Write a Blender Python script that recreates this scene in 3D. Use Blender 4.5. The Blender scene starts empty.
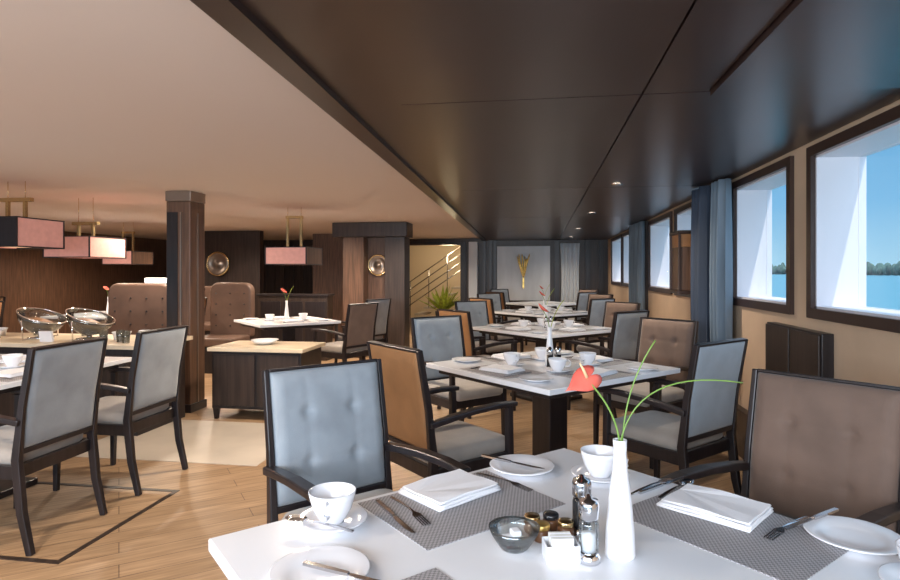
import bpy, bmesh, math, random
from mathutils import Vector, Matrix
random.seed(7)
CA,SA=math.cos(math.radians(8.7)),math.sin(math.radians(8.7))
def W(lat,dep,z=0.0):
    return (lat*CA-dep*SA, dep*CA+lat*SA, z)
col=bpy.context.scene.collection
# ---------------------------------------------------------------- materials
def mat(name,c,rough=.5,metal=0,var=0.0,scale=8,bump=0,bscale=60,trans=0,spec=.5,emit=None,es=0,stretch=None,c2=None,sheen=0):
    m=bpy.data.materials.new(name); m.use_nodes=True
    nt=m.node_tree; b=nt.nodes['Principled BSDF']
    b.inputs['Roughness'].default_value=rough; b.inputs['Metallic'].default_value=metal
    b.inputs['Base Color'].default_value=(*c,1)
    b.inputs['Specular IOR Level'].default_value=spec
    if sheen: b.inputs['Sheen Weight'].default_value=sheen
    if trans: b.inputs['Transmission Weight'].default_value=trans
    if emit: b.inputs['Emission Color'].default_value=(*emit,1); b.inputs['Emission Strength'].default_value=es
    tc=nt.nodes.new('ShaderNodeTexCoord'); mp=nt.nodes.new('ShaderNodeMapping')
    nt.links.new(tc.outputs['Object'],mp.inputs[0])
    if stretch: mp.inputs['Scale'].default_value=stretch
    if var or c2:
        n=nt.nodes.new('ShaderNodeTexNoise'); n.inputs['Scale'].default_value=scale; n.inputs['Detail'].default_value=4
        nt.links.new(mp.outputs[0],n.inputs['Vector'])
        r=nt.nodes.new('ShaderNodeValToRGB')
        lo=[max(0,x*(1-var)) for x in c]; hi=[min(1,x*(1+var)) for x in c] if not c2 else c2
        r.color_ramp.elements[0].color=(*lo,1); r.color_ramp.elements[1].color=(*hi,1)
        r.color_ramp.elements[0].position=.35; r.color_ramp.elements[1].position=.65
        nt.links.new(n.outputs['Fac'],r.inputs[0]); nt.links.new(r.outputs[0],b.inputs['Base Color'])
    if bump:
        n2=nt.nodes.new('ShaderNodeTexNoise'); n2.inputs['Scale'].default_value=bscale
        nt.links.new(mp.outputs[0],n2.inputs['Vector'])
        bp=nt.nodes.new('ShaderNodeBump'); bp.inputs['Strength'].default_value=bump; bp.inputs['Distance'].default_value=.002
        nt.links.new(n2.outputs['Fac'],bp.inputs['Height']); nt.links.new(bp.outputs[0],b.inputs['Normal'])
    return m
M={}
M['dark']=mat('dark_stained_wood',(.018,.013,.014),.35,var=.3,scale=6,stretch=(6,6,.6))
M['darkwall']=mat('dark_wall_wood',(.035,.022,.017),.4,var=.35,scale=4,stretch=(8,8,.5))
M['walnut']=mat('walnut_wood',(.12,.062,.037),.4,var=.3,scale=5,stretch=(8,8,.5))
M['soffit']=mat('dark_ceiling_panel',(.034,.019,.016),.32,var=.12,scale=2)
M['ceil']=mat('plaster_ceiling',(.64,.55,.50),.85)
M['wall']=mat('beige_wallcovering',(.62,.45,.31),.7,var=.05,scale=3,bump=.1,bscale=200)
M['white']=mat('white_paint',(.72,.70,.74),.5)
M['frame']=mat('bronze_window_frame',(.06,.035,.028),.35,metal=.3)
M['top']=mat('white_tabletop',(.83,.84,.87),.22)
M['stone']=mat('cream_stone_top',(.72,.60,.44),.3,var=.1,scale=3)
M['blue']=mat('blue_grey_velvet',(.27,.305,.34),.75,var=.15,scale=5,bump=.3,bscale=350,sheen=.4)
M['taupe']=mat('taupe_velvet',(.155,.10,.075),.75,var=.15,scale=5,bump=.3,bscale=350,sheen=.25)
M['tan']=mat('tan_leather',(.28,.14,.06),.5,var=.15,scale=5,bump=.2,bscale=200)
M['seat']=mat('beige_grey_seat_fabric',(.34,.30,.265),.8,var=.08,scale=8,bump=.3,bscale=350,sheen=.3)
M['leather']=mat('brown_leather',(.12,.072,.053),.42,var=.15,scale=5,bump=.2,bscale=120)
M['china']=mat('white_china',(.85,.85,.88),.12)
M['vase']=mat('matte_white_ceramic',(.85,.85,.88),.3)
M['napkin']=mat('white_linen',(.88,.88,.91),.85,bump=.3,bscale=500)
M['steel']=mat('polished_steel',(.55,.55,.57),.15,metal=1)
M['capmetal']=mat('bronze_capital',(.30,.24,.20),.3,metal=.8)
M['chrome']=mat('chrome',(.75,.75,.77),.08,metal=1)
M['brass']=mat('brushed_brass',(.75,.55,.28),.25,metal=1)
M['gold']=mat('gold_leaf',(.8,.52,.16),.35,metal=.8,var=.3,scale=30)
M['black']=mat('black_plastic',(.015,.015,.017),.25)
M['pink']=mat('pink_silk_shade',(.58,.30,.26),.6,emit=(1,.42,.33),es=.16,var=.06,scale=20)
M['shadein']=mat('shade_underside',(.8,.6,.45),.6,emit=(1,.62,.38),es=.7)
M['green']=mat('green_stem',(.18,.32,.06),.4)
M['leaf']=mat('yellow_green_leaf',(.35,.42,.05),.5,var=.3,scale=15)
M['red']=mat('coral_red_spathe',(.80,.15,.11),.25,var=.2,scale=12)
M['yellow']=mat('spadix',(.8,.55,.3),.5)
M['paper']=mat('paper_packet',(.7,.68,.62),.6,var=.1,scale=30)
M['brownlid']=mat('jam_lid',(.16,.07,.03),.3)
M['art']=mat('silver_grey_art_panel',(.60,.64,.68),.45,var=.12,scale=3,stretch=(1,1,.3))
M['navy']=mat('navy_curtain',(.05,.07,.11),.75,var=.3,scale=4,stretch=(1,6,.2))
M['sheer']=mat('blue_grey_curtain',(.16,.21,.26),.8,var=.2,scale=4,stretch=(1,6,.2))
M['lightcurtain']=mat('pale_curtain',(.60,.64,.68),.8)
M['lampglow']=mat('downlight_glow',(1,1,1),.5,emit=(1,.8,.6),es=8)
M['amber']=mat('amber_lantern_panel',(.40,.18,.07),.4,var=.2,scale=6)
M['display']=mat('lit_white_display',(.9,.9,.9),.5,emit=(1,.95,.85),es=1.2)
M['limestone']=mat('pale_stone_inlay',(.58,.51,.43),.35,var=.08,scale=2.5)
M['tree']=mat('distant_trees',(.05,.10,.08),.9,var=.4,scale=.2)
M['stairwhite']=mat('stairwell_wall',(.75,.62,.45),.6)
# glass
def glass(name,tint=(.9,.95,1),fac=.10,fres=.8):
    m=bpy.data.materials.new(name); m.use_nodes=True; nt=m.node_tree
    nt.nodes.remove(nt.nodes['Principled BSDF']); o=nt.nodes['Material Output']
    t=nt.nodes.new('ShaderNodeBsdfTransparent'); t.inputs[0].default_value=(*tint,1)
    g=nt.nodes.new('ShaderNodeBsdfGlossy'); g.inputs['Roughness'].default_value=.03
    f=nt.nodes.new('ShaderNodeLayerWeight'); f.inputs[0].default_value=.3
    mu=nt.nodes.new('ShaderNodeMath'); mu.operation='MULTIPLY_ADD'; mu.inputs[1].default_value=fres; mu.inputs[2].default_value=fac
    nt.links.new(f.outputs['Fresnel'],mu.inputs[0])
    x=nt.nodes.new('ShaderNodeMixShader'); nt.links.new(mu.outputs[0],x.inputs[0])
    nt.links.new(t.outputs[0],x.inputs[1]); nt.links.new(g.outputs[0],x.inputs[2]); nt.links.new(x.outputs[0],o.inputs[0])
    return m
M['pane']=glass('window_glass',(.98,.99,1),.01,.08)
M['glass']=glass('clear_tableware_glass',(.88,.92,.93),.10)
# floor
def planks():
    m=bpy.data.materials.new('oak_planks'); m.use_nodes=True; nt=m.node_tree; b=nt.nodes['Principled BSDF']
    tc=nt.nodes.new('ShaderNodeTexCoord'); mp=nt.nodes.new('ShaderNodeMapping'); mp.inputs['Rotation'].default_value=(0,0,math.radians(-38))
    nt.links.new(tc.outputs['Object'],mp.inputs[0])
    br=nt.nodes.new('ShaderNodeTexBrick'); br.inputs['Scale'].default_value=1; br.inputs['Brick Width'].default_value=1.3; br.inputs['Row Height'].default_value=.13
    br.inputs['Mortar Size'].default_value=.0025; br.inputs['Color1'].default_value=(.35,.225,.125,1); br.inputs['Color2'].default_value=(.46,.305,.18,1); br.inputs['Mortar'].default_value=(.15,.09,.055,1)
    nt.links.new(mp.outputs[0],br.inputs['Vector'])
    m2=nt.nodes.new('ShaderNodeMapping'); m2.inputs['Scale'].default_value=(1.2,16,1); nt.links.new(mp.outputs[0],m2.inputs[0])
    n=nt.nodes.new('ShaderNodeTexNoise'); n.inputs['Scale'].default_value=3; n.inputs['Detail'].default_value=6; nt.links.new(m2.outputs[0],n.inputs['Vector'])
    r=nt.nodes.new('ShaderNodeValToRGB'); r.color_ramp.elements[0].color=(.62,.58,.55,1); r.color_ramp.elements[1].color=(1.1,1.1,1.1,1); r.color_ramp.elements[0].position=.3;r.color_ramp.elements[1].position=.7
    nt.links.new(n.outputs['Fac'],r.inputs[0])
    mx=nt.nodes.new('ShaderNodeMix'); mx.data_type='RGBA'; mx.blend_type='MULTIPLY'; mx.inputs[0].default_value=1
    nt.links.new(br.outputs['Color'],mx.inputs[6]); nt.links.new(r.outputs[0],mx.inputs[7]); nt.links.new(mx.outputs[2],b.inputs['Base Color'])
    b.inputs['Roughness'].default_value=.42
    return m
M['floor']=planks()
def weave():
    m=bpy.data.materials.new('woven_vinyl_mat'); m.use_nodes=True; nt=m.node_tree; b=nt.nodes['Principled BSDF']
    tc=nt.nodes.new('ShaderNodeTexCoord'); 
    ch=nt.nodes.new('ShaderNodeTexChecker'); ch.inputs['Scale'].default_value=170; ch.inputs['Color1'].default_value=(.42,.40,.41,1); ch.inputs['Color2'].default_value=(.22,.21,.215,1)
    nt.links.new(tc.outputs['Object'],ch.inputs['Vector']); nt.links.new(ch.outputs[0],b.inputs['Base Color']); b.inputs['Roughness'].default_value=.6
    return m
M['weave']=weave()
def water():
    m=mat('sea_water',(.03,.17,.22),.3,bump=.0)
    nt=m.node_tree; b=nt.nodes['Principled BSDF']
    n=nt.nodes.new('ShaderNodeTexNoise'); n.inputs['Scale'].default_value=.8; n.inputs['Detail'].default_value=5
    tc=nt.nodes.new('ShaderNodeTexCoord'); nt.links.new(tc.outputs['Object'],n.inputs['Vector'])
    bp=nt.nodes.new('ShaderNodeBump'); bp.inputs['Strength'].default_value=.6; bp.inputs['Distance'].default_value=.3
    nt.links.new(n.outputs['Fac'],bp.inputs['Height']); nt.links.new(bp.outputs[0],b.inputs['Normal'])
    return m
M['water']=water()
# ---------------------------------------------------------------- mesh builder
class B:
    def __init__(s): s.bm=bmesh.new()
    def box(s,c,d,mi=0,rz=0,rx=0,ry=0):
        R=Matrix.Translation(c)@Matrix.Rotation(rz,4,'Z')@Matrix.Rotation(ry,4,'Y')@Matrix.Rotation(rx,4,'X')
        v=[s.bm.verts.new(R@Vector((x*d[0]/2,y*d[1]/2,z*d[2]/2))) for x in(-1,1) for y in(-1,1) for z in(-1,1)]
        for f in((0,1,3,2),(4,6,7,5),(0,4,5,1),(2,3,7,6),(0,2,6,4),(1,5,7,3)):
            s.bm.faces.new([v[i] for i in f]).material_index=mi
        return s
    def bx(s,x0,x1,y0,y1,z0,z1,mi=0): return s.box(((x0+x1)/2,(y0+y1)/2,(z0+z1)/2),(abs(x1-x0),abs(y1-y0),abs(z1-z0)),mi)
    def rings(s,rings,mi=0,smooth=False,cap=True,closed=False):
        vs=[[s.bm.verts.new(p) for p in r] for r in rings]; n=len(vs[0])
        pr=list(zip(vs,vs[1:])); 
        if closed: pr.append((vs[-1],vs[0]))
        for A,C in pr:
            for i in range(n):
                j=(i+1)%n
                try:
                    f=s.bm.faces.new((A[i],A[j],C[j],C[i])); f.material_index=mi; f.smooth=smooth
                except ValueError: pass
        if cap and not closed:
            for r in(vs[0],vs[-1]):
                f=s.bm.faces.new(r); f.material_index=mi
        return s
    def lathe(s,prof,seg=28,c=(0,0,0),mi=0,Mx=None):
        rr=[]
        for r,z in prof:
            r=max(r,.0002)
            ring=[Vector((r*math.cos(2*math.pi*i/seg),r*math.sin(2*math.pi*i/seg),z)) for i in range(seg)]
            if Mx: ring=[Mx@p for p in ring]
            rr.append([p+Vector(c) for p in ring])
        return s.rings(rr,mi,True)
    def tube(s,pts,r,seg=8,mi=0,closed=False):
        P=[Vector(p) for p in pts]; rr=[]
        n=len(P); ref=Vector((0,0,1))
        for i,p in enumerate(P):
            if closed: t=(P[(i+1)%n]-P[i-1])
            else: t=(P[min(i+1,n-1)]-P[max(i-1,0)])
            t.normalize()
            u=t.cross(ref)
            if u.length<.05: u=t.cross(Vector((0,1,0)))
            u.normalize(); w=t.cross(u)
            ra=r[i] if isinstance(r,(list,tuple)) else r
            rr.append([p+u*ra*math.cos(2*math.pi*k/seg)+w*ra*math.sin(2*math.pi*k/seg) for k in range(seg)])
        return s.rings(rr,mi,True,closed=closed)
    def sweep(s,pts,w,t,mi=0):
        P=[Vector(p) for p in pts]; rr=[]; n=len(P); X=Vector((1,0,0))
        for i,p in enumerate(P):
            d=(P[min(i+1,n-1)]-P[max(i-1,0)]).normalized(); N=d.cross(X).normalized()
            ww=w[i] if isinstance(w,(list,tuple)) else w; tt=t[i] if isinstance(t,(list,tuple)) else t
            rr.append([p-X*ww/2-N*tt/2,p+X*ww/2-N*tt/2,p+X*ww/2+N*tt/2,p-X*ww/2+N*tt/2])
        return s.rings(rr,mi)
    def prism(s,out,z0,z1,mi=0,fz=None):
        f=fz or (lambda x,y:0)
        return s.rings([[Vector((x,y,z0+f(x,y))) for x,y in out],[Vector((x,y,z1+f(x,y))) for x,y in out]],mi)
    def obj(s,name,mats,parent=None,bevel=0,loc=(0,0,0),rz=0,seg=2,**kw):
        bmesh.ops.recalc_face_normals(s.bm,faces=s.bm.faces[:])
        me=bpy.data.meshes.new(name); s.bm.to_mesh(me); s.bm.free()
        if not isinstance(mats,(list,tuple)): mats=[mats]
        for m in mats: me.materials.append(M[m])
        o=bpy.data.objects.new(name,me); col.objects.link(o)
        o.location=loc; o.rotation_euler=(0,0,rz)
        if parent: o.parent=parent
        if bevel:
            b=o.modifiers.new('Bevel','BEVEL'); b.width=bevel; b.segments=seg; b.limit_method='ANGLE'; b.angle_limit=math.radians(40)
        for k,v in kw.items(): o[k]=v
        return o
def empty(name,loc=(0,0,0),rz=0,**kw):
    o=bpy.data.objects.new(name,None); o.empty_display_size=.1; col.objects.link(o); o.location=loc; o.rotation_euler=(0,0,rz)
    for k,v in kw.items(): o[k]=v
    return o
def dup(root,loc,rz=None,**kw):
    n=root.copy(); col.objects.link(n); n.location=loc
    if rz is not None: n.rotation_euler=(0,0,rz)
    for k,v in kw.items(): n[k]=v
    for c in root.children:
        k=c.copy(); col.objects.link(k); k.parent=n
        for g in c.children:
            h=g.copy(); col.objects.link(h); h.parent=k
    return n
def ang(ux,uy): return math.atan2(-ux,uy)
S2=.70711
a=(S2,S2); b_=(-S2,S2); na=(-S2,-S2); nb=(S2,-S2)
ST=dict(kind='structure')
# ---------------------------------------------------------------- setting
YB=13.6
B().bx(-9.2,1.75,-1.5,YB+3,-.1,0).obj('floor','floor',**ST)
B().bx(-9.2,1.75,-1.5,YB+3,2.13,2.3).obj('ceiling','ceil',**ST)
xl=lambda y:-.91-(y-1.56)*.034
bb=B()
ys=[-1.5,-.2,2.5,5.2,7.9,10.6,YB]
g=.004
def quad(x00,x01,x10,x11,y0,y1,z0,z1,mi=0):
    bb.rings([[Vector((x00,y0,z)),Vector((x01,y0,z)),Vector((x11,y1,z)),Vector((x10,y1,z))] for z in(z0,z1)],mi)
quad(xl(-1.5)+.01,1.5,xl(YB)+.01,1.5,-1.5,YB,2.11,2.13,1)
quad(xl(-1.5),xl(-1.5)+.10,xl(YB),xl(YB)+.10,-1.5,YB,2.06,2.13)
quad(xl(-1.5)+.10,xl(-1.5)+.34,xl(YB)+.10,xl(YB)+.34,-1.5,YB,2.085,2.12)
for y0,y1 in zip(ys,ys[1:]):
    quad(xl(y0)+.344,.41-g,xl(y1)+.344,.41-g,y0+g,y1-g,2.075,2.115)
    quad(.41+g,.67-g if y0<2.4 else 1.49,.41+g,.67-g if y0<2.4 else 1.49,y0+g,y1-g,2.075,2.115)
    if y0<2.4: quad(.67+g,1.49,.67+g,1.49,y0+g,y1-g,2.055,2.115)
bb.obj('trim_1',['soffit','black'],**ST)
# right wall with openings
wins=[(1.2,3.52),(3.85,4.84),(5.80,6.85),(7.12,8.45),(9.7,11.1),(11.3,12.8)]
ZB,ZT=1.15,1.99
wb=B(); XW,XO=1.5,1.74
wb.bx(XW,XO,-1.5,YB,0,ZB); wb.bx(XW,XO,-1.5,YB,ZT,2.13)
e=[-1.5]+[v for w in wins for v in w]+[YB]
for i in range(0,len(e),2): wb.bx(XW,XO,e[i],e[i+1],ZB,ZT)
wb.obj('wall_right','wall',**ST)
for i,(y0,y1) in enumerate(wins):
    w=B(); t=.012
    w.bx(XW,XO+.01,y0,y0+t,ZB,ZT); w.bx(XW,XO+.01,y1-t,y1,ZB,ZT); w.bx(XW,XO+.01,y0,y1,ZB,ZB+t); w.bx(XW,XO+.01,y0,y1,ZT-t,ZT)
    f=.055
    for (ya,yb,za,zb) in((y0-f,y0,ZB-f,ZT+f),(y1,y1+f,ZB-f,ZT+f),(y0,y1,ZB-f,ZB),(y0,y1,ZT,ZT+f)):
        w.bx(XW-.025,XW+.004,ya,yb,za,zb,1)
    for (ya,yb,za,zb) in((y0,y0+.014,ZB,ZT),(y1-.014,y1,ZB,ZT),(y0,y1,ZB,ZB+.014),(y0,y1,ZT-.014,ZT)):
        w.bx(XO-.03,XO-.012,ya,yb,za,zb,0)
    wo=w.obj('window_%d'%(i+1),['white','frame'],**ST)
    B().bx(XO-.024,XO-.02,y0+.015,y1-.015,ZB+.015,ZT-.015).obj('window_pane','pane',parent=wo)
B().bx(1.44,1.5,-1.5,YB,0,.34).obj('baseboard_right','darkwall',bevel=.004,**ST)
B().bx(1.42,1.5,4.95,5.5,.34,2.07).obj('trim_2','darkwall',bevel=.004,**ST)
B().bx(1.46,1.5,8.62,9.5,.34,2.07).obj('trim_3','darkwall',bevel=.004,**ST)
# back wall with door
wb=B(); wb.bx(-9.2,-3.15,YB,YB+.15,0,2.13); wb.bx(-1.8,1.5,YB,YB+.15,0,2.13); wb.bx(-3.15,-1.8,YB,YB+.15,2.02,2.13)
for i in range(24):
    x=-9+i*.24
    if x<-3.3: wb.bx(x,x+.2,YB-.02,YB,.1,2.0)
wb.obj('wall_back','darkwall',**ST)
B().bx(-9.2,-9.0,-1.5,YB,0,2.13).obj('wall_left','walnut',**ST)
d=B(); d.bx(-3.25,-3.12,YB-.05,YB+.17,0,2.06); d.bx(-1.83,-1.7,YB-.05,YB+.17,0,2.06); d.bx(-3.12,-1.83,YB-.05,YB+.17,1.98,2.06)
d.obj('door_1','dark',bevel=.005,**ST)
sw=B(); sw.bx(-5.5,1.0,YB+2.9,YB+3,0,2.13); sw.bx(-5.5,-5.4,YB+.15,YB+3,0,2.13); sw.bx(.9,1.0,YB+.15,YB+3,0,2.13)
sw.obj('wall_stairwell','stairwhite',**ST)
B().bx(-1.62,-1.42,YB-.2,YB-.001,0,2.04).obj('trim_4','lightcurtain',bevel=.01,**ST)
# floor inlays
B().bx(-3.5,-1.95,3.85,4.95,0,.003).obj('trim_5','limestone',**ST)
t=B()
for (x0,x1,y0,y1) in((-3.6,-2.2,2.42,2.45),(-3.6,-2.2,3.32,3.35),(-2.23,-2.2,2.45,3.32)): t.bx(x0,x1,y0,y1,0,.003)
t.obj('trim_6','darkwall',**ST)
# ---------------------------------------------------------------- outside
B().bx(3,2500,-300,2500,-2.2,-2).obj('sea','water',label='calm blue water outside the windows',category='water',kind='stuff')
tr=B()
for i in range(260):
    y=-40+i*4.6; x=330+random.uniform(-8,8); h=random.uniform(5.0,10)*(1+max(0,y-100)/900)
    k=random.uniform(3,6)
    tr.lathe([(0.1,-1.99),(k*.7,-1.5),(k,h*.25),(k*.8,h*.5),(k*.35,h*.75),(.05,h*.8)],7,(x,y,0))
tr.obj('tree_line','tree',label='distant dark green tree line on the shore',category='trees',kind='stuff')
# ---------------------------------------------------------------- chair
def post_y(z):
    pts=[(0,.31),(.2,.262),(.45,.235),(.7,.262),(1.0,.318)]
    for (z0,y0),(z1,y1) in zip(pts,pts[1:]):
        if z<=z1: return y0+(y1-y0)*(z-z0)/(z1-z0)
    return pts[-1][1]
def make_chair(up,seat,loc,rz,label):
    r=empty('dining_chair',loc,rz,label=label,category='chair',group='dining chairs')
    for sx in(-1,1):
        zs=[0,.1,.2,.32,.45,.58,.7,.85,.985]
        B().sweep([(sx*.238,post_y(z),z) for z in zs],[.028,.030,.032,.032,.030,.024,.022,.021,.020],[.032,.036,.040,.044,.044,.038,.034,.032,.030]).obj('leg','dark',r,.004)
        B().sweep([(sx*.245,-.245,0),(sx*.245,-.24,.3),(sx*.245,-.235,.655)],[.028,.034,.034],[.028,.036,.034]).obj('leg','dark',r,.004)
        B().sweep([(sx*.247,.262,.63),(sx*.25,.15,.648),(sx*.252,0,.665),(sx*.252,-.15,.672),(sx*.25,-.275,.668)],[.04,.045,.05,.05,.046],[.03,.028,.026,.026,.024]).obj('armrest','dark',r,.006)
    q=B(); q.box((0,-.235,.39),(.47,.026,.065)); q.box((0,.225,.39),(.45,.026,.065)); q.box((-.24,0,.39),(.026,.45,.065)); q.box((.24,0,.39),(.026,.45,.065))
    q.obj('seat_rail','dark',r,.003)
    # seat cushion
    q=B(); rings=[]
    def rr(w0,w1,y0,y1,z,rad=.04,seg=4):
        out=[]
        for cx,cy,a0 in((w1-rad,y1-rad,0),(w0+rad,y1-rad,90),(w0+rad,y0+rad,180),(w1-rad,y0+rad,270)):
            for k in range(seg+1):
                an=math.radians(a0+90*k/seg); out.append(Vector((cx+rad*math.cos(an),cy+rad*math.sin(an),z)))
        return out
    for ins,z in((.012,.415),(0,.43),(0,.465),(.01,.485),(.03,.495),(.09,.503)):
        rings.append(rr(-.228+ins,.228-ins,-.272+ins,.212-ins,z))
    q.rings(rings,0,True); q.obj('seat',seat,r)
    # backrest cushion
    q=B(); nx,nz=36,40; F=[];K=[]
    for j in range(nz+1):
        v=j/nz; z=.50+v*.475; yc=post_y(z); hw=.225
        fr=[];bk=[]
        for i in range(nx+1):
            u=-1+2*i/nx
            ed=min(1,(1-abs(u))*6)*min(1,min(v,1-v)*9+.0)
            ed=math.sqrt(max(ed,0))
            dm=0
            for cu in(-.42,.42):
                for cv in(.30,.68):
                    dd=((u-cu)*.225)**2+((v-cv)*.475)**2
                    dm+=math.exp(-dd/.0005)*.016
                dm+=math.exp(-(abs(u-cu)*.225/.008)**2)*.003
            for cv in(.30,.68): dm+=math.exp(-(abs(v-cv)*.475/.008)**2)*.0022
            fr.append(q.bm.verts.new((u*hw,yc-.012-.024*ed+dm*ed,z)))
            bk.append(q.bm.verts.new((u*hw,yc+.010+.010*ed,z)))
        F.append(fr);K.append(bk)
    for j in range(nz):
        for i in range(nx):
            q.bm.faces.new((F[j][i],F[j][i+1],F[j+1][i+1],F[j+1][i])).smooth=True
            q.bm.faces.new((K[j][i],K[j+1][i],K[j+1][i+1],K[j][i+1])).smooth=True
        q.bm.faces.new((F[j][0],F[j+1][0],K[j+1][0],K[j][0])); q.bm.faces.new((F[j][nx],K[j][nx],K[j+1][nx],F[j+1][nx]))
    for i in range(nx):
        q.bm.faces.new((F[0][i],K[0][i],K[0][i+1],F[0][i+1])); q.bm.faces.new((F[nz][i],F[nz][i+1],K[nz][i+1],K[nz][i]))
    q.obj('backrest',up,r)
    B().box((0,post_y(.98),.981),(.455,.032,.012),rx=-.19).obj('top_rail','dark',r,.003)
    B().box((0,post_y(.49),.486),(.455,.03,.025)).obj('back_rail','dark',r,.004)
    return r
LB='dark wood armchair with grey-blue velvet back at white table'
LT='dark wood armchair with taupe tufted back at white table'
LO='dark wood armchair with tan leather back at white table'
cb=make_chair('blue','seat',(-.62,2.01,0),ang(*b_),LB)
ct=make_chair('taupe','seat',(.75,1.98,0),ang(*a),LT)
cn=make_chair('tan','seat',(-.50,3.07,0),ang(*na),LO)
dup(cb,(-.62,4.54,0),ang(*b_)); dup(ct,(.76,4.56,0),ang(*a)); dup(cb,(.72,3.50,0),ang(*nb))
LS='dark wood armchair with grey-blue back at side table'
dup(cb,(-2.71,2.715,0),ang(1,0),label=LS)
dup(cb,(-2.71,3.48,0),ang(1,0),label=LS)
for ty in(6.44,9.04,11.6):
    dup(cb,(.06-.70,ty+.70,0),ang(*b_)); dup(ct,(.06+.70,ty+.70,0),ang(*a)); dup(cn,(.06-.66,ty-.66,0),ang(*na)); dup(cb,(.06+.56,ty-.56,0),ang(*nb))
def cc(src,lat,dep,u): 
    p=W(lat,dep); dup(src,(p[0]-u[0]*.27,p[1]-u[1]*.27,0),ang(*u))
cc(ct,-1.04,6.88,(.9,-.43)); cc(cb,-1.0,8.0,(.9,-.43))
# ---------------------------------------------------------------- tables
def make_table(cx,cy,sx,sy,rz,label):
    r=empty('dining_table',(cx,cy,0),rz,label=label,category='table',group='dining tables')
    B().box((0,0,.735),(sx,sy,.03)).obj('tabletop','top',r,.004)
    B().box((0,0,.702),(sx-.12,sy-.12,.036)).obj('table_apron','dark',r,.003)
    B().box((0,0,.362),(.16,.16,.644)).obj('pedestal','dark',r,.006)
    B().box((0,0,.02),(.55,.55,.04)).obj('pedestal_base','dark',r,.008)
    return r
LTb='square white-topped dining table on dark pedestal laid for breakfast'
make_table(.066,1.246,1.16,1.12,math.pi/4,LTb)
t2=make_table(.06,3.843,1.16,1.12,math.pi/4,LTb)
for ty in(6.44,9.04,11.6): dup(t2,(.06,ty,0),math.pi/4)
make_table(-3.44,3.05,1.2,1.45,0,'rectangular white-topped table beside grey-blue armchairs')
make_table(-3.12,6.95,1.0,1.0,math.pi/4,LTb)
dup(t2,(-6.1,7.6,0),0); dup(t2,(-8.0,6.2,0),0)
for (x,y,u) in((-6.1,8.65,(0,1)),(-5.05,7.6,(1,0)),(-6.95,6.2,(1,0)),(-8.0,7.25,(0,1))): dup(cn,(x,y,0),ang(*u))
# ---------------------------------------------------------------- tableware
ZT0=.7502
def saucer(r,z=0): return [(0,0),(r*.55,0),(r*.6,.003),(r*.98,.014),(r,.017),(r*.97,.018),(r*.62,.008),(r*.5,.006),(0,.006)]
def mk_plate(r): 
    return B().lathe(saucer(r),40).obj('plate','china',label='round white china side plate on the table',category='plate',group='china plates')
plate=mk_plate(.098); sauc=B().lathe(saucer(.084),36).obj('saucer','china',label='white china saucer under a cup',category='saucer',group='china saucers')
def mk_cup():
    r=empty('coffee_cup',label='white china coffee cup on a saucer',category='cup',group='china cups')
    B().lathe([(0,0),(.027,0),(.029,.005),(.034,.012),(.046,.034),(.053,.058),(.056,.074),(.0535,.074),(.050,.058),(.043,.036),(.03,.014),(0,.010)],36).obj('cup_body','china',r)
    B().tube([(.050,0,.062),(.066,0,.066),(.078,0,.056),(.078,0,.042),(.066,0,.03),(.044,0,.028)],[.005,.0045,.0045,.0045,.0045,.005],8).obj('handle','china',r)
    return r
cup=mk_cup()
def mk_mat(): return B().box((0,0,.001),(.43,.32,.002)).obj('placemat','weave',label='grey woven vinyl placemat on the white table',category='placemat',group='woven placemats')
pm=mk_mat()
def mk_nap():
    q=B(); n=12
    for k,(w,h,z,dx) in enumerate(((.225,.17,.0,0),(.220,.166,.006,.002),(.212,.158,.012,.003))):
        rings=[]
        outl=[]
        for i in range(n): outl.append((-w/2+w*i/n,-h/2))
        for i in range(n): outl.append((w/2,-h/2+h*i/n))
        for i in range(n): outl.append((w/2-w*i/n,h/2))
        for i in range(n): outl.append((-w/2,h/2-h*i/n))
        wv=lambda x,y:.002*math.sin(x*34+k)+.0015*math.cos(y*45+k)
        rings=[[Vector((x*s+dx,y*s,z+zz+(wv(x,y)+.002 if zz else .0015*k))) for x,y in outl] for s,zz in((.985,0),(1,.003),(.975,.0065))]
        q.rings(rings,0,True)
    return q.obj('napkin','napkin',label='folded white linen napkin on a placemat',category='napkin',group='folded napkins')
nap=mk_nap()
def curve_z(x,y): return .004+.004*math.cos(y*26)
def mk_fork():
    q=B(); q.prism([(-.004,-.10),(.004,-.10),(.0045,-.06),(.0025,.0),(.003,.03),(.011,.045),(.011,.056),(-.011,.056),(-.011,.045),(-.003,.03),(-.0025,0),(-.0045,-.06)],0,.0022,fz=curve_z)
    for x in(-.0092,-.0031,.0031,.0092): q.prism([(x-.0016,.055),(x+.0016,.055),(x+.001,.10),(x-.001,.10)],0,.002,fz=curve_z)
    return q.obj('fork','steel',label='steel dinner fork beside a napkin',category='fork',group='cutlery forks')
def mk_knife():
    q=B(); q.prism([(-.005,-.11),(.005,-.11),(.0055,-.05),(.004,-.005),(-.004,-.005),(-.0055,-.05)],.0,.006)
    q.prism([(-.004,-.005),(.004,-.005),(.008,.02),(.0085,.075),(.003,.105),(-.003,.11),(-.0045,.09)],.002,.0038)
    return q.obj('knife','steel',label='steel dinner knife beside a napkin',category='knife',group='cutlery knives')
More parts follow.
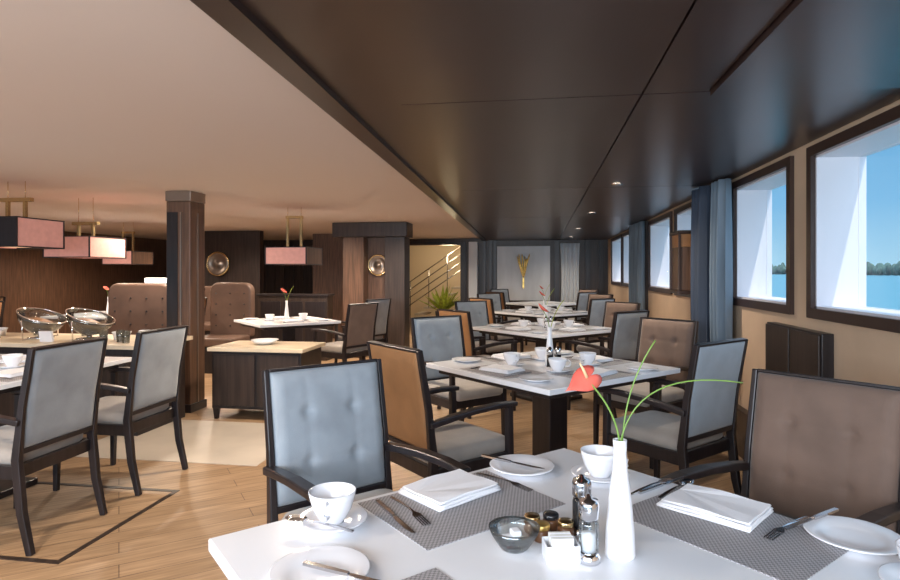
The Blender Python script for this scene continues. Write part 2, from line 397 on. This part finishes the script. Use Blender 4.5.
def mk_spoon():
    q=B(); q.prism([(-.0045,-.09),(.0045,-.09),(.005,-.05),(.0022,0),(.003,.04),(-.003,.04),(-.0022,0),(-.005,-.05)],0,.0025,fz=curve_z)
    q.rings([[Vector((r*.018*math.cos(t),.062+r*.028*math.sin(t),.003+.006*r*r+dz)) for t in[2*math.pi*i/18 for i in range(18)]] for r,dz in((.02,0),(.5,0),(1,0),(1,.0015),(.5,.0015),(.02,.0015))],0,True)
    return q.obj('spoon','steel',label='steel spoon resting beside the placemat',category='spoon',group='cutlery spoons')
fk,kn,sp=mk_fork(),mk_knife(),mk_spoon()
first={}
def put(src,lat=None,dep=None,u=(0,1),dz=0,xy=None,extra=0,**kw):
    p=W(lat,dep) if xy is None else xy
    loc=(p[0],p[1],ZT0+dz)
    if src.name not in first:
        first[src.name]=1; src.location=loc; src.rotation_euler=(0,0,ang(*u)+extra)
        for k,v in kw.items(): src[k]=v
        return src
    return dup(src,loc,ang(*u)+extra,**kw)
# near table
put(pm,.03,1.525,b_); put(nap,0.0,1.60,b_,.0035,extra=.1)
put(kn,-.135,1.435,nb,.003,extra=-.12); put(fk,-.105,1.475,nb,.003,extra=-.1); put(fk,.150,1.675,nb,.003,extra=.15)
put(sauc,-.28,1.405,b_); put(cup,-.28,1.405,nb,.0065,extra=.9); put(sp,-.30,1.35,(-.9,.2),.018)
put(plate,-.255,1.160,b_); put(kn,-.19,1.13,(.9,-.25),.0175)
put(plate,.218,1.79,b_); put(kn,.19,1.80,nb,.0175,extra=.3)
put(sauc,.437,1.72,b_); put(cup,.437,1.72,nb,.0065,extra=2.0)
put(kn,.60,1.66,a,.0); put(fk,.565,1.645,a,.0); put(sp,.62,1.62,a,0,extra=.1)
put(pm,.66,1.39,a); put(nap,.665,1.485,a,.0035,extra=.15)
put(fk,.79,1.375,na,.003); put(plate,.90,1.315,a); put(kn,.85,1.385,na,.0175,extra=-.1)
put(sauc,.90,1.10,a); put(cup,.90,1.10,a,.0065)
p=W(-.13,1.12); put(pm,xy=(p[0]+.18*nb[0],p[1]+.18*nb[1]-.05),u=na)
# vase
vx,vy,_=W(.36,1.25)
B().lathe([(0,0),(.031,0),(.032,.004),(.030,.05),(.024,.12),(.016,.18),(.0135,.215),(.0145,.245),(.0125,.245),(.0115,.215),(.014,.18),(.020,.12),(.025,.02),(0,.01)],32).obj('bud_vase','vase',loc=(vx,vy,ZT0),label='slim white ceramic bud vase on the white table',category='vase')
ri=(CA,SA); fo=(-SA,CA)
def VV(l,z,f=0): return (l*ri[0]+f*fo[0],l*ri[1]+f*fo[1],z)
def bez(p0,p1,p2,n=14): 
    p0,p1,p2=Vector(p0),Vector(p1),Vector(p2); return [p0*(1-t)**2+p1*2*t*(1-t)+p2*t*t for t in[i/n for i in range(n+1)]]
fl=empty('anthurium',(vx,vy,ZT0),label='red anthurium flower standing in the bud vase',category='flower')
B().tube(bez(VV(0,.22),VV(0,.30),VV(-.07,.372)),.002,6).obj('stem','green',fl)
q=B(); rings=[]; n=28
def heart(t): 
    x=16*math.sin(t)**3; y=13*math.cos(t)-5*math.cos(2*t)-2*math.cos(3*t)-math.cos(4*t); return x/16,y/16
cx=Vector(VV(-.070,.376)); U=Vector(VV(-.80,-.42,-.35)).normalized(); Vv=Vector(VV(.15,.80,.50)).normalized(); N=U.cross(Vv).normalized(); Vv=N.cross(U)
R=[]
for k,dz in((.03,0),(.35,0),(.7,0),(1,0),(1,.0012),(.7,.0012),(.03,.0012)):
    ring=[]
    for i in range(n):
        hx,hy=heart(2*math.pi*(i+.5)/n)
        ring.append(cx+Vv*(hx*.028*k)+U*(.006-hy*.056*k)+N*(dz+.010*k*k*abs(hx)+.01*k*k*hy))
    R.append(ring)
q.rings(R,0,True); q.obj('spathe','red',fl)
B().tube([cx,cx+U*.01+Vector((0,0,.022)),cx+U*.02+Vector((0,0,.040))],[.0035,.0032,.0015],8).obj('spadix','yellow',fl)
s=B(); s.tube(bez(VV(.005,.235),VV(.01,.36),VV(.075,.455)),.0016,6)
s.obj('grass_stem','green',loc=(vx,vy,ZT0),label='upright green grass stem in the bud vase',category='stem')
s=B(); s.tube(bez(VV(-.002,.235,-.007),VV(.03,.40),VV(.26,.365)),.0016,6)
s.obj('grass_stem','green',loc=(vx,vy,ZT0),label='long arching green grass stem in the bud vase',category='stem')
# mills
def mill(lat,dep,mats,lab):
    x,y,_=W(lat,dep); r=empty('pepper_mill' if mats=='black' else 'salt_mill',(x,y,ZT0),label=lab,category='mill')
    B().lathe([(0,0),(.024,0),(.024,.012),(.021,.016),(.019,.02),(0,.02)],24).obj('mill_base','chrome',r)
    B().lathe([(0,.0201),(.0195,.0201),(.0205,.03),(.0205,.078),(.018,.086),(0,.087)],24).obj('mill_body',mats,r)
    if mats=='glass': B().lathe([(0,.021),(.015,.021),(.015,.058),(0,.06)],20).obj('salt_filling','napkin',r)
    B().lathe([(0,.0871),(.018,.0871),(.021,.092),(.022,.118),(.019,.128),(.008,.131),(.006,.137),(0,.139)],24).obj('mill_cap','steel',r)
mill(.300,1.345,'black','steel pepper mill with dark body'); mill(.288,1.225,'glass','steel salt mill with clear body')
# butter bowl + butter
x,y,_=W(.14,1.285)
B().lathe([(0,0),(.03,0),(.034,.006),(.05,.03),(.056,.046),(.053,.046),(.047,.031),(.03,.009),(0,.006)],32).obj('glass_bowl','glass',loc=(x,y,ZT0),label='small clear glass bowl holding wrapped butter',category='bowl')
for i,(dx,dy,r) in enumerate(((-.014,.006,.3),(.016,-.006,1.1),(.002,.014,2))):
    B().box((0,0,.007),(.026,.02,.013)).obj('butter_portion',['napkin','paper','napkin'][i],bevel=.003,loc=(x+dx,y+dy,ZT0+.007+(.013 if i==2 else .003)),rz=r,label='small wrapped butter portion in the glass bowl',category='butter',group='butter portions')
# sachet box
x,y,_=W(.232,1.235)
s=B(); hw,hd,hh,tk=.034,.024,.036,.003
s.box((0,0,tk/2),(2*hw,2*hd,tk))
for dx,dy,sx,sy in((0,hd,2*hw,tk),(0,-hd,2*hw,tk),(hw,0,tk,2*hd),(-hw,0,tk,2*hd)): s.box((dx,dy,hh/2),(sx,sy,hh))
s.obj('sachet_holder','china',loc=(x,y,ZT0),rz=.2,bevel=.001,label='white ceramic holder full of sugar sachets',category='holder')
for i in range(6):
    B().box((0,0,.024),(.046,.004,.042)).obj('sugar_sachet','paper' if i%2 else 'napkin',loc=(x-math.sin(.2)*(i-2.5)*.0066,y+math.cos(.2)*(i-2.5)*.0066,ZT0+.0035),rz=.2,label='paper sugar sachet standing in the holder',category='sachet',group='sugar sachets')
for i,(la,de,m) in enumerate(((.19,1.365,'brownlid'),(.235,1.375,'black'),(.262,1.335,'brownlid'),(.205,1.32,'gold'))):
    x,y,_=W(la,de); r=empty('jam_jar',(x,y,ZT0),label='tiny glass jam jar with screw lid',category='jar',group='jam jars')
    B().lathe([(0,0),(.017,0),(.019,.004),(.019,.022),(.016,.027),(0,.027)],20).obj('jar_body','brownlid',r)
    B().lathe([(0,.0271),(.018,.0271),(.0185,.029),(.0185,.036),(.017,.038),(0,.038)],20).obj('jar_lid',m if m!='brownlid' else 'brass',r)
# settings on other tables
def settings(cx,cy,us=(a,b_,na,nb),h=.58):
    for u in us:
        pu=(-u[1],u[0]); 
        P=lambda o,s:(cx+u[0]*(h-o)+pu[0]*s,cy+u[1]*(h-o)+pu[1]*s)
        put(pm,xy=P(.19,-.02),u=u); put(nap,xy=P(.19,-.02),u=u,dz=.0035,extra=random.uniform(-.2,.2))
        put(fk,xy=P(.17,-.17),u=u,dz=.003)
        put(kn,xy=P(.17,.14),u=u,dz=.003)
        put(plate,xy=P(.13,.33),u=u); put(sauc,xy=P(.44,.20),u=u); put(cup,xy=P(.44,.20),u=u,dz=.0065,extra=random.uniform(0,6))
for ty in(3.843,6.44,9.04): settings(.06,ty)
settings(-3.44,3.05,((1,0),(0,1)),.60); settings(-3.12,6.95,(nb,b_),.48)
def mini_vase(x,y,big=1):
    B().lathe([(0,0),(.031,0),(.030,.05),(.022,.12),(.0135,.2),(.0145,.245),(.0125,.245),(.0115,.2),(0,.19)],20).obj('bud_vase','vase',loc=(x,y,ZT0),label='slim white bud vase on a white table',category='vase',group='bud vases')
    r=empty('anthurium',(x,y,ZT0),label='small red flower in a bud vase',category='flower',group='table flowers')
    B().tube(bez((0,0,.2),(0,0,.3),(-.05,0,.36)),.0025,5).obj('stem','green',r)
    B().lathe([(0,0),(.03,.008),(.045,.02),(.03,.016),(0,.006)],12,(-.05,0,.355),Mx=Matrix.Rotation(.7,4,'Y')).obj('spathe','red',r)
    B().tube(bez((0,0,.2),(.02,0,.34),(.09,0,.42)),.0025,5).obj('grass_blade','leaf',r)
for x,y in((.06,3.86),(.06,6.45),(.06,9.05),(-3.12,6.95),(-6.1,7.6)): mini_vase(x,y)
for dx,dy in((.0,-.09),(.05,-.06)):
    for ty in(3.843,6.44):
        r=empty('salt_mill',(.06+dx,ty+dy,ZT0),label='small steel mill on a white table',category='mill',group='table mills')
        B().lathe([(0,0),(.022,0),(.02,.02),(.02,.08),(0,.08)],16).obj('mill_body','black',r); B().lathe([(0,.0801),(.02,.0801),(.021,.11),(.006,.13),(0,.132)],16).obj('mill_cap','chrome',r)
# ---------------------------------------------------------------- right wall fittings
r=empty('wall_cabinet',(1.5,3.69,0),label='low dark two-panel heater cabinet on the wall',category='cabinet')
B().bx(-.06,0,-.38,.37,.66,1.03).obj('cabinet_body','dark',r,.004)
B().bx(-.072,-.061,-.37,-.01,.67,1.02).obj('door','darkwall',r,.003); B().bx(-.072,-.061,.01,.36,.67,1.02).obj('door','darkwall',r,.003)
def curtain(x,y0,y1,z0,z1,m,lab,nf=5,amp=.018):
    q=B(); n=96
    f=lambda t,k:k*(amp*math.sin(t*math.pi*2*nf+.4*math.sin(t*9))+.35*amp*math.sin(t*31))
    R=[]
    for j in range(13):
        v=j/12; z=z0+(z1-z0)*v; k=.75+.35*math.sin(v*2.6+.4)
        out=[]
        for sgn in(-1,1):
            rng=range(n+1) if sgn<0 else range(n,-1,-1)
            for i in rng:
                t=i/n; ym=(y0+y1)/2; pin=1-.12*math.sin(v*math.pi)
                out.append(Vector((x+f(t,k)+sgn*.003,ym+(y0+(y1-y0)*t-ym)*pin,z)))
        R.append(out)
    q.rings(R,0,True,cap=True); return q.obj('curtain',m,label=lab,category='curtain')
curtain(1.39,4.74,5.02,.62,2.06,'sheer','blue-grey draped curtain beside a window',3.5,.040)
curtain(1.345,5.08,5.42,.62,2.06,'navy','long dark navy draped curtain between windows',4,.040)
curtain(1.40,8.50,9.5,.62,2.06,'sheer','blue-grey draped curtain between two windows',7,.035)
r=empty('wall_lantern',(1.38,5.80,0),label='boxy bronze wall lantern with amber wooden panels',category='lamp')
q=B(); q.bx(-.14,.12,-.18,.2,1.15,1.18); q.bx(-.14,.12,-.18,.2,1.70,1.73)
for sx in(-.135,.10):
    for sy in(-.175,.17): q.bx(sx,sx+.02,sy,sy+.02,1.18,1.70)
q.obj('lantern_frame','frame',r,.003)
B().bx(-.12,.10,-.155,.17,1.181,1.58).obj('lantern_shade','walnut',r,.004); B().bx(-.12,.10,-.155,.17,1.581,1.699).obj('lantern_panel','amber',r,.003)
# downlights in soffit
for i,(x,y) in enumerate(((.62,5.0),(.62,7.4),(.62,10.0),(.62,12.4))):
    r=empty('ceiling_downlight',(x,y,2.074),label='small recessed round downlight in the dark ceiling',category='light',group='recessed downlights')
    B().lathe([(.035,-.001),(.048,-.001),(.048,-.006),(.038,-.006)],24).obj('trim_ring','chrome',r)
    B().lathe([(0,-.001),(.036,-.001),(.036,-.003),(0,-.003)],20).obj('lens','lampglow',r)
# ---------------------------------------------------------------- column, partitions
r=empty('column',(-3.44,5.335,0),label='square dark wood column with metal strip and capital',category='column')
B().box((0,0,1.02),(.25,.25,2.02)).obj('shaft','walnut',r,.006); B().box((0,0,2.08),(.265,.265,.098)).obj('capital','capmetal',r,.006)
B().box((0,0,.04),(.28,.28,.08)).obj('plinth','dark',r,.005)
B().box((-.06,-.129,1.0),(.11,.008,1.85)).obj('dark_panel','dark',r)
B().box((.03,-.130,1.0),(.014,.010,1.85)).obj('metal_strip','capmetal',r)
B().box((.129,0,1.0),(.008,.014,1.85)).obj('metal_strip','capmetal',r)
p=empty('partition_portal',(-2.62,9.1,0),label='dark wood portal with beam, pillars and lit panel',category='partition')
B().bx(-.62,.58,-.2,.25,1.90,2.125).obj('beam','darkwall',p,.006)
B().bx(-.46,-.12,-.16,.2,0,1.899).obj('pillar','walnut',p,.006); B().bx(.22,.54,-.16,.2,0,1.899).obj('pillar','darkwall',p,.006)
B().bx(-.119,.219,.1,.14,0,1.899).obj('back_panel','walnut',p)
def gong(x,y,z,R):
    r=empty('wall_disc',(x,y,z),label='round brass decorative disc on dark panelling',category='decoration',group='brass wall discs')
    Mx=Matrix.Rotation(math.pi/2,4,'X')
    B().lathe([(0,.0),(R,.0),(R,.02),(R*.8,.035),(R*.72,.012),(R*.3,.012),(R*.25,.03),(0,.035)],36,Mx=Mx).obj('disc','capmetal',r)
    q=B(); q.tube([(R*1.0*math.cos(t),-.02,R*1.0*math.sin(t)) for t in[2*math.pi*i/36 for i in range(36)]],.016,8,closed=True); q.obj('disc_rim','brass',r)
gong(-2.57,9.19,1.46,.16); 
B().bx(-6.9,-5.2,10.4,10.55,0,2.13).obj('wall_partition','darkwall',**ST); gong(-6.02,10.37,1.5,.22)
B().bx(-4.6,-3.3,11.5,11.6,0,2.13).obj('wall_screen','walnut',**ST)
# banquettes
def banq(x0,x1,y,h,m='leather',lab='high-backed tufted brown leather banquette'):
    r=empty('banquette',((x0+x1)/2,y,0),label=lab,category='bench',group='leather banquettes'); w=(x1-x0)/2
    q=B(); rad=.12; n=8; out=[(-w,.45),(w,.45)]
    for k in range(n+1): an=math.pi/2*k/n; out.append((w-rad+rad*math.cos(an),h-rad+rad*math.sin(an)))
    for k in range(n+1): an=math.pi/2+math.pi/2*k/n; out.append((-w+rad+rad*math.cos(an),h-rad+rad*math.sin(an)))
    q.rings([[Vector((x,yy,z)) for x,z in out] for yy in(-.06,.08)]); q.obj('backrest',m,r,.03,seg=4)
    q=B()
    nx=max(2,int(w*2/.16))
    for i in range(nx):
        for j in range(4):
            q.lathe([(0,.012),(.008,.008),(.012,0),(0,-.002)],8,(-w+.1+(2*w-.2)*i/(nx-1),-.06,.6+j*.15),Mx=Matrix.Rotation(math.pi/2,4,'X'))
    q.obj('button_tufting','dark',r,kind='stuff')
    B().box((0,-.3,.42),(2*w,.48,.12)).obj('seat',m,r,.03,seg=3); B().box((0,-.22,.18),(2*w-.04,.55,.355)).obj('bench_base','dark',r,.004)
banq(-4.6,-3.98,7.75,1.2); banq(-4.95,-4.15,6.2,1.22); banq(-7.0,-5.4,9.7,1.1)
B().box((0,0,.03),(.28,.1,.06)).obj('lit_display_box','display',bevel=.005,loc=(-4.35,6.21,1.222),label='small glowing white display box on the banquette top',category='display')
q=empty('low_partition',(-3.75,8.7,0),label='low dark wood booth partition with panelled front',category='partition')
B().bx(-.58,.55,-.12,.12,0,.98).obj('partition_body','darkwall',q,.004); B().bx(-.6,.57,-.14,.14,.981,1.01).obj('top_cap','dark',q,.003)
for i in range(3): B().bx(-.52+i*.36,-.2+i*.36,-.13,-.121,.1,.9).obj('panel','dark',q,.002)
# sideboard
r=empty('sideboard',(-2.55,5.275,0),label='dark wood serving sideboard with cream stone top',category='sideboard')
B().bx(-.43,.43,-.25,.25,.10,.625).obj('body','dark',r,.004); B().bx(-.46,.46,-.285,.285,.626,.66).obj('worktop','stone',r,.004)
for sx in(-1,1):
    for sy in(-1,1): B().sweep([(sx*.4,sy*.22,0),(sx*.4,sy*.22,.0999)],[.03,.05],[.03,.05]).obj('leg','dark',r)
    B().bx(.012 if sx>0 else -.41,.41 if sx>0 else -.012,-.262,-.251,.13,.60).obj('door','darkwall',r,.003)
B().lathe([(0,0),(.06,0),(.10,.02),(.13,.045),(.125,.045),(.09,.022),(0,.012)],28).obj('serving_bowl','china',loc=(-2.6,5.3,.6605),label='shallow white serving bowl on the sideboard',category='bowl')
# buffet counter
r=empty('buffet_counter',(-4.3,4.73,0),label='dark buffet counter with cream stone top and bowls',category='counter')
B().bx(-1.15,1.03,-.33,.33,0,.715).obj('body','dark',r,.004); B().bx(-1.2,1.08,-.38,.38,.716,.752).obj('worktop','stone',r,.004)
for i in range(4): B().bx(-1.1+i*.53,-.62+i*.53,-.34,-.331,.08,.66).obj('panel','darkwall',r,.003)
def bowlst(x,y,s=1):
    r=empty('tilted_glass_bowl',(x,y,.7525),label='large tilted glass bowl on a chrome stand',category='bowl',group='buffet bowls'); r.scale=(s,s,s)
    Mx=Matrix.Translation((0,0,.14))@Matrix.Rotation(.35,4,'Y')
    B().lathe([(0,-.11),(.06,-.10),(.12,-.06),(.16,.0),(.17,.04),(.163,.04),(.15,0),(.11,-.055),(.05,-.09),(0,-.1)],32,Mx=Mx).obj('bowl','glass',r)
    q=B(); q.tube([Mx@Vector((.17*math.cos(t),.17*math.sin(t),.04)) for t in[2*math.pi*i/40 for i in range(40)]],.005,6,closed=True)
    q.lathe([(0,0),(.09,0),(.09,.008),(.02,.015),(.015,.035),(0,.035)],24); q.tube([(0,.165,0),(0,.175,.15)],.005,6); q.tube([(0,-.165,0),(0,-.175,.15)],.005,6); q.tube([(0,-.165,.005),(0,.165,.005)],.005,6)
    q.obj('stand','chrome',r)
    B().lathe([(0,-.09),(.05,-.085),(.10,-.05),(.11,-.02),(.06,.0),(0,.01)],20,Mx=Mx).obj('bread','tan',r)
bowlst(-3.98,4.72,1.15); bowlst(-4.47,4.72,1.15)
B().box((0,0,.045),(.12,.02,.09),rx=.15).obj('menu_card','china',loc=(-4.18,4.47,.754),label='folded white card standing on the counter',category='card')
for i,(x,y) in enumerate(((-4.85,4.6),(-3.5,4.85),(-5.05,4.85),(-3.66,4.72))):
    B().lathe([(0,0),(.06,0),(.07,.05),(.08,.07),(.075,.07),(.06,.01),(0,.01)],24).obj('buffet_dish','china',loc=(x,y,.7525),label='white china dish on the buffet counter',category='dish',group='buffet dishes')
for i,(x,y) in enumerate(((-3.45,4.5),(-3.55,4.56),(-3.66,4.5),(-4.7,4.92),(-4.22,4.95))):
    B().lathe([(0,0),(.028,0),(.034,.10),(.031,.10),(.026,.008),(0,.008)],20).obj('glass_tumbler','glass',loc=(x,y,.7525),label='clear glass tumbler on the buffet counter',category='glass',group='buffet tumblers')
# ---------------------------------------------------------------- pendant lamps
def pendant(cx,cy,z0,h,s,front,side,ht,lab):
    r=empty('pendant_lamp',(cx,cy,z0),label=lab,category='lamp',group='rectangular pendant lamps'); w=s/2
    q=B(); t=.008
    q.bx(-w,w,-w,-w+t,0,h,0); q.bx(-w,w,w-t,w,0,h,0); q.bx(w-t,w,-w+t,w-t,0,h,1); q.bx(-w,-w+t,-w+t,w-t,0,h,1)
    q.obj('lamp_shade',[front,side],r)
    B().bx(-w+.009,w-.009,-w+.009,w-.009,.01,.02).obj('diffuser','shadein',r)
    B().bx(-w+.009,w-.009,-w+.009,w-.009,h-.03,h-.02).obj('shade_lid','pink',r)
    q=B()
    for sx in(-1,1):
        for sy in(-1,1): q.box((sx*w,sy*w,h/2),(.012,.012,h+.01))
    for z in(0,h):
        for sy in(-1,1): q.box((0,sy*w,z),(s,.010,.010)); q.box((sy*w,0,z),(.010,s,.010))
    q.obj('shade_frame','dark',r)
    q=B(); k=.085
    q.box((-k,0,h+ht/2),(.026,.026,ht)); q.box((k,0,h+ht/2),(.026,.026,ht)); q.box((0,0,h+ht),(.30 if ht<.2 else .21,.04,.032)); q.box((0,0,h-.01),(s-.02,.018,.014))
    top=2.129-z0
    q.tube([(-k,0,h+ht),(-k,0,top)],.003,6); q.tube([(k,0,h+ht),(k,0,top)],.003,6)
    q.obj('hanger','brass',r)
pendant(-4.45,4.45,1.56,.24,.48,'dark','pink',.17,'boxy pendant lamp with pink and dark sides')
pendant(-4.72,5.55,1.50,.21,.52,'pink','pink',.15,'boxy pink silk pendant lamp with brass hanger')
pendant(-2.93,6.75,1.44,.20,.5,'pink','walnut',.37,'boxy pink pendant lamp with tall brass hanger')
pendant(-6.4,8.4,1.47,.2,.5,'pink','walnut',.3,'small boxy pink pendant lamp with brass hanger')
pendant(-7.4,6.6,1.5,.2,.5,'pink','walnut',.3,'small boxy pink pendant lamp with brass hanger')
# ---------------------------------------------------------------- back wall items
r=empty('wall_art',(-.38,YB-.04,1.32),label='tall silver-grey art panel with gold plume sculpture',category='art')
B().box((0,.015,0),(1.2,.03,1.24)).obj('panel','art',r,.005)
q=B()
for i in range(9):
    an=-.5+i*.12; L=.34+.05*math.sin(i*2.1)
    q.tube(bez((.0,-.03,-.1),(.25*math.sin(an)*.6,-.06,.1),(.05*math.sin(i*3)+.16*math.sin(an*2),-.04,-.05+L*1.3)),[.016]*14+[.002],6)
q.box((0,-.03,-.2),(.04,.03,.28)); q.obj('sculpture','gold',r)
c=curtain(0.0,-.22,.22,.35,2.0,'lightcurtain','pale grey-blue curtain hanging on the end wall')
c.rotation_euler=(0,0,math.pi/2); c.location=(.66,YB-.04,0)
q=B()
for x in(.32,1.0,1.3): q.bx(x,x+.1,YB-.06,YB-.001,0,2.06)
for x in(-1.3,-1.16,-1.05): q.bx(x,x+.06,YB-.06,YB-.001,0,2.06)
q.obj('trim_7','dark',**ST)
# staircase
r=empty('staircase',(-2.4,YB+1.7,0),label='light staircase with steel handrail seen through doorway',category='stairs')
for i in range(9): B().box((-.9+i*.24,0,.09+i*.17),(.28,.9,.04)).obj('tread','limestone',r,.004)
q=B()
for k in(.35,.55,.75,.95): q.tube([(-1.0,-.46,.09+k),(1.0,-.46,.09+8*.17+k)],.014,8)
for i in range(5): q.tube([(-.9+i*.48,-.46,.1+i*.34),(-.9+i*.48,-.46,1.04+i*.34+.05)],.012,6)
q.obj('handrail','steel',r)
r=empty('potted_plant',(-2.35,YB+.55,0),label='yellow-green leafy plant in a dark pot near stairs',category='plant')
B().lathe([(0,0),(.14,0),(.18,.4),(.16,.4),(.15,.36),(0,.36)],24).obj('pot','dark',r)
q=B()
for i in range(60):
    an=random.uniform(0,6.28); e=random.uniform(.2,1.2); L=random.uniform(.35,.8)
    dr=Vector((math.cos(an)*math.cos(e),math.sin(an)*math.cos(e)*.6,math.sin(e)+.3)).normalized(); sd=dr.cross(Vector((0,0,1))).normalized()*.04
    p0=Vector((0,0,.36)); p1=p0+dr*L*.6; p2=p0+dr*L+Vector((0,0,-.05))
    v=[q.bm.verts.new(p) for p in(p0,p1+sd,p2,p1-sd)]; q.bm.faces.new(v)
q.obj('foliage','leaf',r)
# ---------------------------------------------------------------- lights
def light(kind,loc,e,c,size=.1,rot=(0,0,0),**k):
    l=bpy.data.lights.new('room_light',kind); l.energy=e; l.color=c
    if kind=='AREA': l.size=size
    elif kind=='SUN': l.angle=size
    else: l.shadow_soft_size=size
    for a1,v in k.items(): setattr(l,a1,v)
    o=bpy.data.objects.new('room_light',l); col.objects.link(o); o.location=loc; o.rotation_euler=rot; return o
warm=(1,.84,.67)
for (x,y,e) in((-2.2,1.2,.8),(-4.5,2.0,.8),(-1.8,4.4,1.2),(-4.2,5.9,1.3),(-6.8,4.5,1.2),(-2.0,7.9,1.4),(-5.2,9.0,1.4),(-7.6,9.3,1.3),(-2.3,11.6,1.3),(-5.7,7.0,1.1),(-3.4,8.0,1)):
    light('SPOT',(x,y,2.1),165*e,warm,.08,spot_size=math.radians(160),spot_blend=.8)  # warm fill spots added just below the plaster ceiling, no fixtures there
for (x,y) in((.62,5.0),(.62,7.4),(.62,10.0),(.62,12.4)):
    light('SPOT',(x,y,2.06),85,warm,.03,spot_size=math.radians(150),spot_blend=.8)
light('POINT',(-2.3,YB+1.2,1.9),45,(1,.8,.5),.2)
# cool fill lamp added behind the viewpoint, standing in for daylight
light('AREA',(-1.3,-1.4,1.55),215,(.83,.90,1),1.4,rot=(math.radians(72),0,0),shape='RECTANGLE',size_y=1.0).data.size=4.5
# world
w=bpy.data.worlds.new('World'); bpy.context.scene.world=w; w.use_nodes=True; nt=w.node_tree
bg=nt.nodes['Background']; tc=nt.nodes.new('ShaderNodeTexCoord'); sx=nt.nodes.new('ShaderNodeSeparateXYZ'); cr=nt.nodes.new('ShaderNodeValToRGB')
nt.links.new(tc.outputs['Generated'],sx.inputs[0]); nt.links.new(sx.outputs[2],cr.inputs[0]); nt.links.new(cr.outputs[0],bg.inputs[0])
E=cr.color_ramp.elements; E[0].position=0; E[0].color=(.14,.24,.30,1); E[1].position=.30; E[1].color=(.04,.13,.23,1)
x=E.new(.10); x.color=(.07,.175,.275,1)
x=E.new(.6); x.color=(.6,.8,1,1)
bg.inputs[1].default_value=3.0
sun=light('SUN',(0,0,10),3,(1,.95,.9),.01)
v=Vector((.35,-.9,0)).normalized()*math.cos(math.radians(60))+Vector((0,0,math.sin(math.radians(60))))
sun.rotation_euler=v.to_track_quat('Z','Y').to_euler()
# camera
cam=bpy.data.cameras.new('camera'); co=bpy.data.objects.new('camera',cam); col.objects.link(co)
co.location=(0,0,1.35); co.rotation_euler=(math.pi/2,0,math.radians(8.7)); cam.sensor_width=36; cam.lens=23.6; cam.shift_y=-.02; cam.clip_start=.02; cam.clip_end=5000
bpy.context.scene.camera=co
bpy.context.scene.view_settings.view_transform='Standard'
